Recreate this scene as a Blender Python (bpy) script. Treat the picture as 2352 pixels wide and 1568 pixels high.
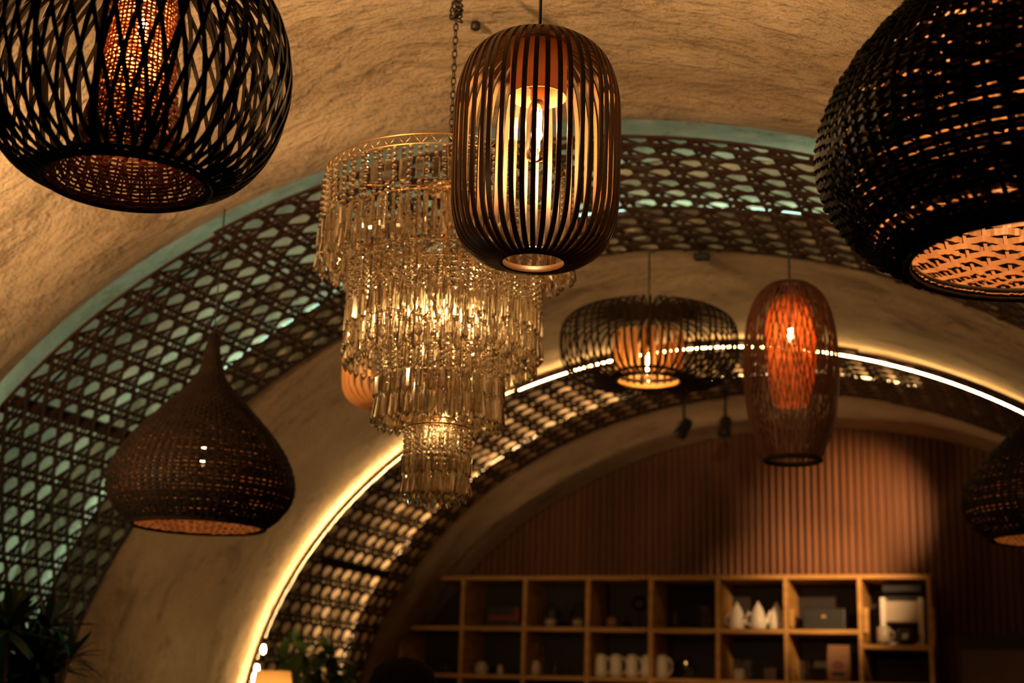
import bpy, math, random
import numpy as np
from mathutils import Vector, Matrix
random.seed(7); rng = np.random.RandomState(7)
PI = math.pi
for o in list(bpy.data.objects): bpy.data.objects.remove(o, do_unlink=True)
sc = bpy.context.scene
COL = sc.collection
# ------------------------------------------------------------------ camera
FPX = 3313.68
CAM = np.array([0.0, 0.0, 1.45])
RV = np.array([0.9347482, 0.35400201, 0.03046942])
UV_ = np.array([0.06065016, -0.24346577, 0.96801135])
FV = np.array([-0.35009623, 0.90299889, 0.24904947])
cd = bpy.data.cameras.new('camera'); cam = bpy.data.objects.new('camera', cd); COL.objects.link(cam)
cam.matrix_world = Matrix(((RV[0], UV_[0], -FV[0], CAM[0]), (RV[1], UV_[1], -FV[1], CAM[1]), (RV[2], UV_[2], -FV[2], CAM[2]), (0, 0, 0, 1)))
cd.sensor_width = 36; cd.lens = FPX * 36 / 2352
cd.clip_start = 0.05; cd.clip_end = 60
cd.dof.use_dof = True; cd.dof.focus_distance = 2.68; cd.dof.aperture_fstop = 3.9
sc.camera = cam
# ------------------------------------------------------------------ world, colour
w = bpy.data.worlds.new('world'); sc.world = w; w.use_nodes = True
w.node_tree.nodes['Background'].inputs[0].default_value = (0.5, 0.32, 0.2, 1)
w.node_tree.nodes['Background'].inputs[1].default_value = 0.01
sc.view_settings.view_transform = 'Standard'; sc.view_settings.look = 'None'
sc.view_settings.gamma = 1; sc.view_settings.use_curve_mapping = False
sc.view_settings.exposure = 0.0

def W(px, py, d):
    return CAM + d * (FV + (px - 1176) / FPX * RV + (784 - py) / FPX * UV_)
def zat(xy, py):
    c = np.array([xy[0] - CAM[0], xy[1] - CAM[1], 0.0]); v = (784 - py) / FPX
    a = c @ UV_; b = c @ FV
    return CAM[2] + (v * b - a) / (UV_[2] - v * FV[2])
def on_y(px, py, y):            # pixel onto the plane y = const
    d = FV + (px - 1176) / FPX * RV + (784 - py) / FPX * UV_
    return CAM + d * (y - CAM[1]) / d[1]

# ------------------------------------------------------------------ lamps' lights (positions found below in the lamp builders)
def light(name, loc, power, col=(1, .6, .27), rad=.03, parent=None):
    l = bpy.data.lights.new(name, 'POINT'); l.energy = power; l.color = col; l.shadow_soft_size = rad
    o = bpy.data.objects.new(name, l); COL.objects.link(o); o.location = loc
    if parent: o.parent = parent
    return o
def spot(name, loc, target, power, angle, col=(1, .62, .3), blend=.6, rad=.03):
    l = bpy.data.lights.new(name, 'SPOT'); l.energy = power; l.color = col; l.spot_size = math.radians(angle); l.spot_blend = blend; l.shadow_soft_size = rad
    o = bpy.data.objects.new(name, l); COL.objects.link(o); o.location = loc
    o.rotation_euler = (Vector(target) - Vector(loc)).to_track_quat('-Z', 'Y').to_euler()
    return o
WARM = (1, .58, .25)
# added unseen lights outside the frame that brighten the plaster
spot('added_uplight', (-3.0, 2.3, 2.1), (-2.75, 3.5, 2.85), 170, 95, WARM, .9, .06)
spot('added_uplight', (-1.7, 1.5, 2.6), (-1.3, 3.3, 3.3), 180, 85, WARM, .8, .06)
spot('added_uplight', (.55, 2.6, 1.95), (-.1, 3.5, 2.9), 60, 95, WARM, .9, .06)
light('added_teal_light', (-3.5, 3.4, .9), 2.8, (.4, .9, .66), .06)  # added teal light without a lamp, tints the plaster at left
spot('added_uplight', (-1.7, 8.35, .7), (-1.7, 8.3, 3.), 30, 110, WARM, .7, .06)  # added uplight for the last plaster band

# ------------------------------------------------------------------ materials
def mat(name, col, rough=.6, metal=0, bump=None, var=None, spec=.5, emit=None, estr=0, trans=0, ior=1.45, sheen=0):
    m = bpy.data.materials.new(name); m.use_nodes = True; nt = m.node_tree; N = nt.nodes; L = nt.links
    b = N['Principled BSDF']
    b.inputs['Base Color'].default_value = (*col, 1); b.inputs['Roughness'].default_value = rough; b.inputs['Metallic'].default_value = metal
    b.inputs['Specular IOR Level'].default_value = spec
    b.inputs['Transmission Weight'].default_value = trans; b.inputs['IOR'].default_value = ior
    tc = N.new('ShaderNodeTexCoord')
    if emit: b.inputs['Emission Color'].default_value = (*emit, 1); b.inputs['Emission Strength'].default_value = estr
    if var:
        scale, col2, st = var
        n = N.new('ShaderNodeTexNoise'); n.inputs['Scale'].default_value = scale; n.inputs['Detail'].default_value = 4
        mp = N.new('ShaderNodeMapping'); mp.inputs['Scale'].default_value = st
        L.new(tc.outputs['Object'], mp.inputs[0]); L.new(mp.outputs[0], n.inputs['Vector'])
        r = N.new('ShaderNodeValToRGB'); r.color_ramp.elements[0].position = .35; r.color_ramp.elements[1].position = .65
        r.color_ramp.elements[0].color = (*col, 1); r.color_ramp.elements[1].color = (*col2, 1)
        L.new(n.outputs['Fac'], r.inputs[0]); L.new(r.outputs[0], b.inputs['Base Color'])
    if bump:
        scale, st = bump
        n = N.new('ShaderNodeTexNoise'); n.inputs['Scale'].default_value = scale; n.inputs['Detail'].default_value = 3
        L.new(tc.outputs['Object'], n.inputs['Vector'])
        bp = N.new('ShaderNodeBump'); bp.inputs['Strength'].default_value = st; bp.inputs['Distance'].default_value = .01
        L.new(n.outputs['Fac'], bp.inputs['Height']); L.new(bp.outputs[0], b.inputs['Normal'])
    return m
def plaster_mat():
    m = bpy.data.materials.new('plaster'); m.use_nodes = True; nt = m.node_tree; N = nt.nodes; L = nt.links
    b = N['Principled BSDF']; b.inputs['Roughness'].default_value = .85; b.inputs['Specular IOR Level'].default_value = .2
    tc = N.new('ShaderNodeTexCoord')
    mp = N.new('ShaderNodeMapping'); mp.inputs['Rotation'].default_value = (.1, .3, .35); mp.inputs['Scale'].default_value = (1, 1.5, 1.1)
    L.new(tc.outputs['Object'], mp.inputs[0])
    def noise(sc_, det=5, rough=.55, v=mp.outputs[0], dist=0):
        n = N.new('ShaderNodeTexNoise'); n.inputs['Scale'].default_value = sc_; n.inputs['Detail'].default_value = det; n.inputs['Roughness'].default_value = rough
        n.inputs['Distortion'].default_value = dist
        L.new(v, n.inputs['Vector']); return n.outputs['Fac']
    def ramp(f, p0, c0, p1, c1):
        r = N.new('ShaderNodeValToRGB'); r.color_ramp.elements[0].position = p0; r.color_ramp.elements[0].color = (*c0, 1)
        r.color_ramp.elements[1].position = p1; r.color_ramp.elements[1].color = (*c1, 1); L.new(f, r.inputs[0]); return r.outputs[0]
    base = ramp(noise(1.3, 6, .6), .3, (.44, .32, .20), .7, (.70, .55, .38))
    stain = ramp(noise(3.2, 7, .7, dist=.5), .28, (.42, .36, .30), .46, (1, 1, 1))
    mx = N.new('ShaderNodeMix'); mx.data_type = 'RGBA'; mx.blend_type = 'MULTIPLY'; mx.inputs[0].default_value = .9
    L.new(base, mx.inputs[6]); L.new(stain, mx.inputs[7])
    pit = ramp(noise(38, 3, .6), .27, (.35, .27, .2), .36, (1, 1, 1))
    m2 = N.new('ShaderNodeMix'); m2.data_type = 'RGBA'; m2.blend_type = 'MULTIPLY'; m2.inputs[0].default_value = .8
    L.new(mx.outputs[2], m2.inputs[6]); L.new(pit, m2.inputs[7]); L.new(m2.outputs[2], b.inputs['Base Color'])
    # trowel marks, lumps, fine grit
    def bump(h, st, dist, prev=None):
        bp = N.new('ShaderNodeBump'); bp.inputs['Strength'].default_value = st; bp.inputs['Distance'].default_value = dist
        L.new(h, bp.inputs['Height'])
        if prev: L.new(prev, bp.inputs['Normal'])
        return bp.outputs[0]
    n1 = bump(noise(2.2, 8, .62, dist=.8), 1, .16)
    n2 = bump(noise(12, 6, .68), .9, .035, n1)
    n3 = bump(noise(70, 3, .6), .7, .007, n2)
    L.new(n3, b.inputs['Normal'])
    return m
def thin_glass(name, tint=(1, .95, .85), refl=1.0):
    m = bpy.data.materials.new(name); m.use_nodes = True; N = m.node_tree.nodes; L = m.node_tree.links
    N.remove(N['Principled BSDF']); out = N['Material Output']
    t = N.new('ShaderNodeBsdfTransparent'); t.inputs[0].default_value = (*tint, 1)
    g = N.new('ShaderNodeBsdfGlossy'); g.inputs['Roughness'].default_value = .03
    f = N.new('ShaderNodeFresnel'); f.inputs[0].default_value = 1.5
    mx = N.new('ShaderNodeMixShader'); L.new(f.outputs[0], mx.inputs[0]); L.new(t.outputs[0], mx.inputs[1]); L.new(g.outputs[0], mx.inputs[2])
    L.new(mx.outputs[0], out.inputs[0]); return m
def crystal_mat():
    m = bpy.data.materials.new('crystal'); m.use_nodes = True; N = m.node_tree.nodes; L = m.node_tree.links
    N.remove(N['Principled BSDF']); out = N['Material Output']
    g = N.new('ShaderNodeBsdfGlass'); g.inputs['Color'].default_value = (1, .97, .9, 1); g.inputs['Roughness'].default_value = .0; g.inputs['IOR'].default_value = 1.6
    t = N.new('ShaderNodeBsdfTransparent'); t.inputs[0].default_value = (1, .97, .9, 1)
    s = N.new('ShaderNodeBsdfGlossy'); s.inputs['Roughness'].default_value = .08; s.inputs[0].default_value = (1, .95, .85, 1)
    a = N.new('ShaderNodeMixShader'); a.inputs[0].default_value = .3
    L.new(g.outputs[0], a.inputs[1]); L.new(t.outputs[0], a.inputs[2])
    b = N.new('ShaderNodeMixShader'); b.inputs[0].default_value = .12
    L.new(a.outputs[0], b.inputs[1]); L.new(s.outputs[0], b.inputs[2])
    L.new(b.outputs[0], out.inputs[0]); return m
def emis(name, col, st):
    m = bpy.data.materials.new(name); m.use_nodes = True; N = m.node_tree.nodes; L = m.node_tree.links
    N.remove(N['Principled BSDF']); e = N.new('ShaderNodeEmission'); e.inputs[0].default_value = (*col, 1); e.inputs[1].default_value = st
    L.new(e.outputs[0], N['Material Output'].inputs[0]); return m
def translucent(name, col, tr=.5):
    m = bpy.data.materials.new(name); m.use_nodes = True; N = m.node_tree.nodes; L = m.node_tree.links
    b = N['Principled BSDF']; b.inputs['Base Color'].default_value = (*col, 1); b.inputs['Roughness'].default_value = .6
    t = N.new('ShaderNodeBsdfTranslucent'); t.inputs[0].default_value = (*col, 1)
    mx = N.new('ShaderNodeMixShader'); mx.inputs[0].default_value = tr
    L.new(b.outputs[0], mx.inputs[1]); L.new(t.outputs[0], mx.inputs[2]); L.new(mx.outputs[0], N['Material Output'].inputs[0]); return m
M = {}
M['plaster'] = plaster_mat()
M['cane'] = mat('dark_cane', (.036, .013, .0065), .6, var=(6, (.020, .008, .004), (1, 1, 1)), spec=.3)
M['rattan'] = mat('dark_rattan', (.020, .011, .0065), .7, bump=(60, .3), var=(20, (.012, .007, .004), (1, 1, 1)), spec=.15)
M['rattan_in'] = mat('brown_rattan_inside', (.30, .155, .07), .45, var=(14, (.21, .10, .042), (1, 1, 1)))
M['black'] = mat('black_plastic', (.012, .01, .009), .5)
M['iron'] = mat('black_iron', (.03, .022, .016), .45, .6)
M['slat'] = mat('bamboo_slat', (.11, .050, .016), .42, var=(9, (.07, .030, .010), (1, 1, .2)))
M['veneer'] = translucent('amber_veneer', (.70, .38, .13), .4)
M['veneer_dark'] = translucent('dark_amber_veneer', (.40, .15, .05), .12)
M['woven_dark'] = translucent('dark_paper_string', (.30, .11, .035), .3)
M['basket'] = mat('black_brown_rattan', (.009, .0055, .0035), .6, bump=(60, .3), spec=.15)
M['woven_orange'] = translucent('orange_paper_string', (.80, .36, .09), .5)
M['bottle_rattan'] = mat('red_rattan', (.13, .046, .018), .5, var=(9, (.08, .028, .011), (1, 1, .3)))
M['bulb'] = thin_glass('bulb_glass')
M['glass'] = thin_glass('clear_glass', (.86, .84, .78))
M['filament'] = emis('warm_filament', (1, .62, .25), 260)
M['filament_dim'] = emis('warm_filament_small', (1, .62, .25), 70)
M['crystal'] = crystal_mat()
M['brass'] = mat('aged_brass', (.45, .26, .1), .35, .9)
M['led_warm'] = emis('warm_led', (1, .60, .21), 85)
M['led_warm_hidden'] = emis('warm_led_left', (1, .62, .24), 170)
M['candle'] = emis('candle_filament', (1, .6, .2), 8)
M['led_warm_in'] = emis('warm_led_inside', (1, .62, .27), 62)
M['led_teal'] = emis('teal_led', (.56, .9, .70), 75)
M['led_teal_in'] = emis('teal_led_inside', (.5, .95, .78), 30)
M['walnut'] = mat('walnut_slats', (.20, .080, .030), .5, var=(3, (.14, .052, .02), (8, 8, .4)))
M['oak'] = mat('oiled_oak', (.55, .30, .08), .5, var=(5, (.42, .21, .05), (1, 1, 6)))
M['darkback'] = mat('dark_back_panel', (.02, .012, .008), .7)
M['white'] = mat('white_porcelain', (.80, .74, .62), .3)
M['cream'] = mat('cream_enamel', (.48, .40, .29), .35)
M['dark'] = mat('dark_ceramic', (.014, .014, .012), .4)
M['red'] = mat('red_cardboard', (.22, .02, .015), .6)
M['kraft'] = mat('kraft_paper', (.22, .11, .055), .8, bump=(30, .3))
M['ink'] = mat('dark_ink', (.03, .012, .01), .7)
M['maroon'] = mat('maroon_ink', (.16, .04, .03), .7)
M['leaf'] = mat('dark_leaf', (.02, .045, .018), .5)
M['leaf2'] = mat('green_leaf', (.05, .10, .02), .5)
M['hair'] = mat('black_hair', (.008, .006, .005), .9, bump=(80, .6), spec=.1)
M['skin'] = mat('skin', (.35, .2, .13), .5)
M['cloth'] = mat('black_cloth', (.015, .013, .013), .8)
M['shade'] = translucent('cream_linen_shade', (.85, .68, .42), .5)
M['wood'] = mat('dark_wood', (.09, .04, .02), .5)
M['floor'] = mat('floor_boards', (.10, .055, .03), .5, var=(2, (.07, .035, .02), (1, 8, 1)))
M['paper'] = mat('white_label', (.8, .7, .5), .7)

# ------------------------------------------------------------------ mesh builder
class MB:
    def __init__(s): s.v = []; s.f = []; s.n = 0
    def add(s, v, f):
        v = np.asarray(v, float).reshape(-1, 3); s.v.append(v); s.f += [tuple(i + s.n for i in q) for q in f]; s.n += len(v)
    def sweep(s, pts, wd, td, w_, t_, closed=False):
        pts = np.asarray(pts, float); n = len(pts); wd = np.broadcast_to(wd, pts.shape); td = np.broadcast_to(td, pts.shape)
        w_ = np.broadcast_to(np.asarray(w_, float).reshape(-1, 1), (n, 1)); t_ = np.broadcast_to(np.asarray(t_, float).reshape(-1, 1), (n, 1))
        c = np.stack([pts + wd * w_ / 2 * a + td * t_ / 2 * b for a, b in ((1, 1), (-1, 1), (-1, -1), (1, -1))], 1).reshape(-1, 3)
        f = []
        m = n if closed else n - 1
        for i in range(m):
            j = (i + 1) % n
            for k in range(4):
                l = (k + 1) % 4; f.append((i * 4 + k, i * 4 + l, j * 4 + l, j * 4 + k))
        if not closed: f += [(3, 2, 1, 0), tuple((n - 1) * 4 + k for k in range(4))]
        s.add(c, f)
    def tube(s, pts, r, k=8, closed=False):
        pts = np.asarray(pts, float); n = len(pts); r = np.broadcast_to(np.asarray(r, float), (n,))
        if closed: tg = np.roll(pts, -1, 0) - np.roll(pts, 1, 0)
        else: tg = np.gradient(pts, axis=0)
        tg /= np.linalg.norm(tg, axis=1)[:, None] + 1e-12
        up = np.array([0, 0, 1.0]) if abs(tg[:, 2]).mean() < .8 else np.array([1.0, 0, 0])
        a = np.cross(tg, up); a /= np.linalg.norm(a, axis=1)[:, None] + 1e-9; b = np.cross(tg, a)
        an = np.arange(k) * 2 * PI / k
        c = (pts[:, None] + r[:, None, None] * (np.cos(an)[None, :, None] * a[:, None] + np.sin(an)[None, :, None] * b[:, None])).reshape(-1, 3)
        f = []
        for i in range(n if closed else n - 1):
            j = (i + 1) % n
            for q in range(k): l = (q + 1) % k; f.append((i * k + q, i * k + l, j * k + l, j * k + q))
        if not closed: f += [tuple(range(k))[::-1], tuple((n - 1) * k + q for q in range(k))]
        s.add(c, f)
    def lathe(s, prof, k=32, c=(0, 0, 0), th=None):
        n = len(prof); an = np.arange(k) * 2 * PI / k
        p = np.array(prof, float); v = np.stack([p[:, 0][:, None] * np.cos(an) + c[0], p[:, 0][:, None] * np.sin(an) + c[1], np.repeat(p[:, 1][:, None] + c[2], k, 1)], 2).reshape(-1, 3)
        f = [(i * k + q, i * k + (q + 1) % k, (i + 1) * k + (q + 1) % k, (i + 1) * k + q) for i in range(n - 1) for q in range(k)]
        s.add(v, f)
    def box(s, lo, hi):
        x0, y0, z0 = lo; x1, y1, z1 = hi
        s.add([(x0, y0, z0), (x1, y0, z0), (x1, y1, z0), (x0, y1, z0), (x0, y0, z1), (x1, y0, z1), (x1, y1, z1), (x0, y1, z1)],
              [(3, 2, 1, 0), (4, 5, 6, 7), (0, 1, 5, 4), (1, 2, 6, 5), (2, 3, 7, 6), (3, 0, 4, 7)])
    def ball(s, c, r, k=12, m=8, sc_=(1, 1, 1)):
        s.lathe_xyz(c, [(math.sin(PI * i / m) * r * sc_[0], -math.cos(PI * i / m) * r * sc_[2]) for i in range(m + 1)], k)
    def lathe_xyz(s, c, prof, k): s.lathe([(max(a, 1e-4), b) for a, b in prof], k, c)
    def build(s, name, m, parent=None, smooth=True, bevel=0, loc=None):
        me = bpy.data.meshes.new(name); v = np.concatenate(s.v) if s.v else np.zeros((0, 3))
        me.from_pydata(v.tolist(), [], s.f); me.update()
        for mm in (m if isinstance(m, (list, tuple)) else [m]): me.materials.append(mm)
        if smooth: me.polygons.foreach_set('use_smooth', [True] * len(me.polygons))
        o = bpy.data.objects.new(name, me); COL.objects.link(o)
        if parent is not None: o.parent = parent
        if loc is not None: o.location = loc
        if bevel:
            bv = o.modifiers.new('b', 'BEVEL'); bv.width = bevel; bv.segments = 2; bv.limit_method = 'ANGLE'
        return o
def tag(o, label=None, cat=None, group=None, kind=None):
    if label: o['label'] = label
    if cat: o['category'] = cat
    if group: o['group'] = group
    if kind: o['kind'] = kind
    return o
def thing(name, label, cat, loc=(0, 0, 0), group=None, rz=0):
    o = bpy.data.objects.new(name, None); COL.objects.link(o); o.location = loc; o.rotation_euler = (0, 0, rz); o.empty_display_size = .05
    return tag(o, label, cat, group)
def kids(o): return [c for c in bpy.data.objects if c.parent == o]
def dup(root, loc, label=None, group=None, rz=None):
    m = {}
    for c in bpy.data.objects: m.setdefault(c.parent, []).append(c)
    def rec(o, par):
        c = o.copy(); COL.objects.link(c); c.parent = par
        for q in m.get(o, []): rec(q, c)
        return c
    r = rec(root, None); r.location = loc
    if rz is not None: r.rotation_euler = (0, 0, rz)
    if label: r['label'] = label
    if group: r['group'] = group
    return r

# ------------------------------------------------------------------ vault geometry
S = 2.5; BZ = 0.8531; XC = -0.61521 * S; ZC = 1.45 - 0.14142 * S; SL = 0.02213
YK = np.array([4.10, 5.232, 6.695, 7.915, 8.835])
CO = np.array([[.0011, -.0004, -.0011, .0036], [-.0017, -.0028, .0031, .003], [-.0001, -.0084, .0037, .0104], [.0018, .0031, .0116, .012], [-.0096, .0233, .0523, -.0034]])
def vault(s, y, dr=0.0):
    """s: angle from the crown (rad), beyond +-pi/2 the straight wall; y along the tunnel; dr outward"""
    s, y, dr = np.broadcast_arrays(np.asarray(s, float), np.asarray(y, float), np.asarray(dr, float))
    sc_ = np.clip(s, -1.35, .6)
    k = np.array([np.interp(y, YK, CO[:, i]) for i in range(4)])
    corr = k[0] + k[1] * sc_ + k[2] * sc_ ** 2 + k[3] * sc_ ** 3
    fade = np.clip((PI / 2 + .25 - np.abs(s)) / .5, 0, 1)
    r = S * (1 + corr * fade) + dr
    sa = np.clip(s, -PI / 2, PI / 2)
    x = XC + r * np.sin(sa); z = ZC + r * BZ * np.cos(sa) - np.where(np.abs(s) > PI / 2, (np.abs(s) - PI / 2) * S, 0)
    return np.stack([x, y + SL * x, z], -1)
SMAX = PI / 2 + (ZC + .02) / S
def lump(s, y):
    return (.012 * np.sin(3.1 * s * 2 + 1.3 * y) * np.cos(2.3 * y - s) + .008 * np.sin(9 * s + 4 * y + 1) + .006 * np.sin(7.3 * y + 5 * s * np.sin(y)))
def sheet(mb, ss, ys, drf):
    A, B = np.meshgrid(ss, ys, indexing='ij'); P = vault(A, B, drf(A, B)); n, m = A.shape
    mb.add(P.reshape(-1, 3), [(i * m + j, (i + 1) * m + j, (i + 1) * m + j + 1, i * m + j + 1) for i in range(n - 1) for j in range(m - 1)])
def seg(a, b, n): return np.linspace(a, b, n)
Y0, E1, A2, E3, A4, A5 = 1.0, 4.045, 5.232, 6.68, 7.93, 8.86
D1, D2 = .42, .30
def build_shell(name, s0, s1, ns):
    mb = MB(); ss = seg(s0, s1, ns)
    rear = MB(); sheet(rear, ss[::4] if ns > 20 else ss, seg(-3.1, Y0, 10), lambda s, y: 0 * s); tag(rear.build(name + '_rear', M['darkback']), kind='structure')
    ef = lambda y, e, wd: np.clip((y - (e - wd)) / wd, 0, 1) ** 2
    rag = lambda s: .012 * np.sin(37 * s) + .01 * np.sin(61 * s + 1) + .006 * np.sin(131 * s)
    # first bay, its far lip rounds up into the recess
    def f1(s, y): return lump(s, y) * np.clip((E1 - y) * 2, 0, 1) + .045 * ef(y, E1, .30)
    sheet(mb, ss, np.concatenate([seg(Y0, 3.7, 70), seg(3.75, E1, 10)]), f1)
    def slot(ya, yb, D, da):
        sheet(mb, ss, seg(yb, yb + 1e-4, 2), lambda s, y: np.where(y > yb + 5e-5, D, 0.0))      # far wall of the slot
        sheet(mb, ss, seg(ya, yb, 14), lambda s, y: D + lump(s * 1.7, y * 2))                     # back of the slot
        sheet(mb, ss, seg(ya, ya + 1e-4, 2), lambda s, y: np.where(y > ya + 5e-5, D, da))         # near wall
    slot(E1, A2, D1, .045)
    def f2(s, y): return lump(s, y) * np.clip(np.minimum(y - A2, 6.3 - y) * 3, 0, 1)  
    sheet(mb, ss, np.concatenate([seg(A2, 6.25, 30), seg(6.28, E3, 20)]), f2)
    slot(E3, A4, D2, .0)
    sheet(mb, ss, seg(A4, A5, 24), lambda s, y: lump(s, y) * np.clip(np.minimum(y - A4, A5 - y) * 3, 0, 1))
    return tag(mb.build(name, M['plaster']), kind='structure')
build_shell('ceiling', -PI / 2, PI / 2, 200)
build_shell('wall_left', -SMAX, -PI / 2, 12)
build_shell('wall_right', PI / 2, SMAX, 12)
mb = MB(); mb.box((-4.8, -3.2, -.1), (1.8, 9.3, 0)); tag(mb.build('floor', M['floor'], smooth=False), kind='structure')
mb = MB(); mb.box((-5.0, -3.2, 0), (2.0, -3.05, 3.9)); tag(mb.build('wall_front', M['darkback'], smooth=False), kind='structure')
# slatted back wall
mb = MB(); YB = 8.86
mb.add([(-5, YB + .05 - .11, 0), (2, YB + .05 + .044, 0), (2, YB + .05 + .044, 3.9), (-5, YB + .05 - .11, 3.9)], [(0, 1, 2, 3)])
x = -4.3
while x < 1.3:
    yb = YB + SL * x
    a = np.array([0, .25, .5, .75, 1]) * PI
    pr = [(x + .0145 * math.cos(t), yb + .05 - .034 * math.sin(t) ** .7) for t in a]
    v = [(p[0], p[1], 0) for p in pr] + [(p[0], p[1], 3.7) for p in pr]
    mb.add(v, [(i, i + 1, i + 6, i + 5) for i in range(4)])
    x += .043
tag(mb.build('wall_back', M['walnut'], smooth=False), kind='structure')

# ------------------------------------------------------------------ cane webbing
PS = .1305 / S
def cane(name_label, s0, s1, y0, y1, py, yph, sph, dr, cat='cane panel'):
    mb = MB()
    def strand(ss, ys, wd, w_, off):
        ss = np.asarray(ss); ys = np.asarray(ys); P = vault(ss, ys, dr - .004)
        nr = vault(ss, ys, dr + .1) - P; nr /= np.linalg.norm(nr, axis=1)[:, None]
        tg = np.gradient(P, axis=0); tg /= np.linalg.norm(tg, axis=1)[:, None]
        sd = np.cross(nr, tg)
        mb.sweep(P + nr * (off + .0015 * np.sin(np.arange(len(ss)) * 2.1 + off * 900))[:, None], sd, nr, w_, .003)
    # along the arc (pairs), across the arc (pairs)
    k0 = math.ceil((y0 - yph) / py - .5)
    y = yph + (k0 + .5) * py - py
    n = int((s1 - s0) * S / .045) + 2
    while y < y1:
        for o in (-.0105, .0105):
            if y0 <= y + o <= y1: strand(seg(s0, s1, n), np.full(n, y + o), 0, .0125 + rng.uniform(-.001, .001), 0)
        y += py
    s = sph + (math.ceil((s0 - sph) / PS) - .5) * PS - PS
    while s < s1:
        for o in (-.0165, .0165):
            q = s + o / S
            if s0 <= q <= s1: m = int((y1 - y0) / .05) + 2; strand(np.full(m, q), seg(y0, y1, m), 0, .015 + rng.uniform(-.001, .001), .003)
        s += PS
    # diagonals: (s-sph)/PS +- (y-yph)/py = k + 1/2
    for sg, off in ((1, -.003), (-1, .006)):
        cs = [(a - sph) / PS + sg * (b - yph) / py for a in (s0, s1) for b in (y0, y1)]
        for k in range(math.floor(min(cs)) - 1, math.ceil(max(cs)) + 1):
            c = k + .5; ya = yph + py * sg * (c - (s0 - sph) / PS); yb = yph + py * sg * (c - (s1 - sph) / PS)
            lo, hi = max(y0, min(ya, yb)), min(y1, max(ya, yb))
            if hi - lo < .03: continue
            m = int((hi - lo) / .03) + 2; ys = seg(lo, hi, m); ss = sph + PS * (c - sg * (ys - yph) / py)
            strand(ss, ys, 0, .0155 + rng.uniform(-.001, .001), off)
    root = thing('cane_panel', name_label, cat, tuple(vault((s0 + s1) / 2, y0, dr)), 'rattan cane panels over the arch recesses')
    inv = -np.array(root.location)
    o = mb.build('cane_webbing', M['cane'], root, smooth=False); o.location = inv
    for yy in (y0, y1):
        e = MB()
        P = vault(seg(s0, s1, n), np.full(n, yy), dr); nr = vault(seg(s0, s1, n), np.full(n, yy), dr + .1) - P; nr /= np.linalg.norm(nr, axis=1)[:, None]
        tg = np.gradient(P, axis=0); tg /= np.linalg.norm(tg, axis=1)[:, None]
        e.sweep(P, np.cross(nr, tg), nr, .012, .008)
        o = e.build('edge_strip', M['cane'], root, smooth=False); o.location = inv
    return root
SP1 = -2.674 / S; SP2 = -2.372 / S
cane('dark cane panel down the left side of the nearer arch, teal light behind', -SMAX + .05, -.46, 4.075, 5.232, .098, 4.584, SP1, -.008)
cane('dark cane panel over the left shoulder of the nearer arch behind the chandelier', -.46, -.02, 4.04, 5.225, .1, 4.6, SP1 + .03, -.016)
cane('dark cane panel across the crown of the nearer arch, right of the slatted lantern', -.02, .42, 4.07, 5.225, .1, 4.58, SP1 + .01, -.010)
cane('shadowed cane panel of the nearer arch behind the large right basket lamp', .42, SMAX - .05, 4.08, 5.225, .1, 4.6, SP1 + .02, -.016)
cane('dark cane panel on the lower left of the farther arch, glowing warm rows behind', -SMAX + .05, -.62, 6.685, 7.925, .1137, 6.773, SP2, -.004)
cane('dark cane panel of the farther arch between chandelier and wide drum lantern', -.62, -.08, 6.685, 7.92, .1137, 6.79, SP2 + .02, -.012)
cane('dark cane panel over the crown of the farther arch behind the tall orange lamp', -.08, .28, 6.685, 7.92, .1137, 6.77, SP2, -.002)
cane('dark cane panel at the right end of the farther arch under the bare light strip', .28, SMAX - .05, 6.72, 7.92, .1137, 6.79, SP2 + .01, -.010)
# battens that hold the panels, inside the recesses
def batten(label, s, y0, y1, dr, wd=.05):
    mb = MB(); P = vault(np.full(12, s), seg(y0, y1, 12), dr); nr = vault(np.full(12, s), seg(y0, y1, 12), dr + .1) - P; nr /= np.linalg.norm(nr, axis=1)[:, None]
    tg = np.gradient(P, axis=0); tg /= np.linalg.norm(tg, axis=1)[:, None]
    mb.sweep(P, np.cross(nr, tg), nr, wd, .02); tag(mb.build('batten', M['cane'], smooth=False), label, 'batten')
batten('dark batten behind the glowing cane rows of the farther arch', -2.57 / S, 6.93, 7.72, .016, .045)
batten('dark batten behind the lower cane rows of the nearer arch', -2.18 / S, 4.12, 5.22, .016, .03)
# LED strips
def led(label, s0, s1, y, dr, tr, ty, m, name='led_strip', w_=.012, gaps=()):
    """face normal = tr * outward radial + ty * (-y)"""
    n = max(6, int((s1 - s0) * S / .03)); ss = seg(s0, s1, n); P = vault(ss, np.full(n, y), dr); nr = vault(ss, np.full(n, y), dr + .1) - P; nr /= np.linalg.norm(nr, axis=1)[:, None]
    tg = np.gradient(P, axis=0); tg /= np.linalg.norm(tg, axis=1)[:, None]
    fn = nr * tr + np.array([0, -ty, 0]); fn /= np.linalg.norm(fn, axis=1)[:, None]; sd = np.cross(fn, tg)
    root = thing('led_strip', label, 'light strip', tuple(P[0])); inv = -P[0]
    a = MB(); a.sweep(P - fn * .006, sd, fn, w_ + .004, .006); o = a.build('backing', M['iron'], root, smooth=False); o.location = inv
    b = MB(); q = P - fn * .0025; v_ = np.stack([q + sd * w_ / 2, q - sd * w_ / 2], 1).reshape(-1, 3); b.add(v_, [(2 * i, 2 * i + 1, 2 * i + 3, 2 * i + 2) for i in range(n - 1)]); o = b.build('diffuser', m, root, smooth=False); o.location = inv
led('warm light strip along the near edge of the farther arch, left of the chandelier tip', -SMAX + .1, -.42, 6.662, -.040, .955, .295, M['led_warm_hidden'], w_=.008)
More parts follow.
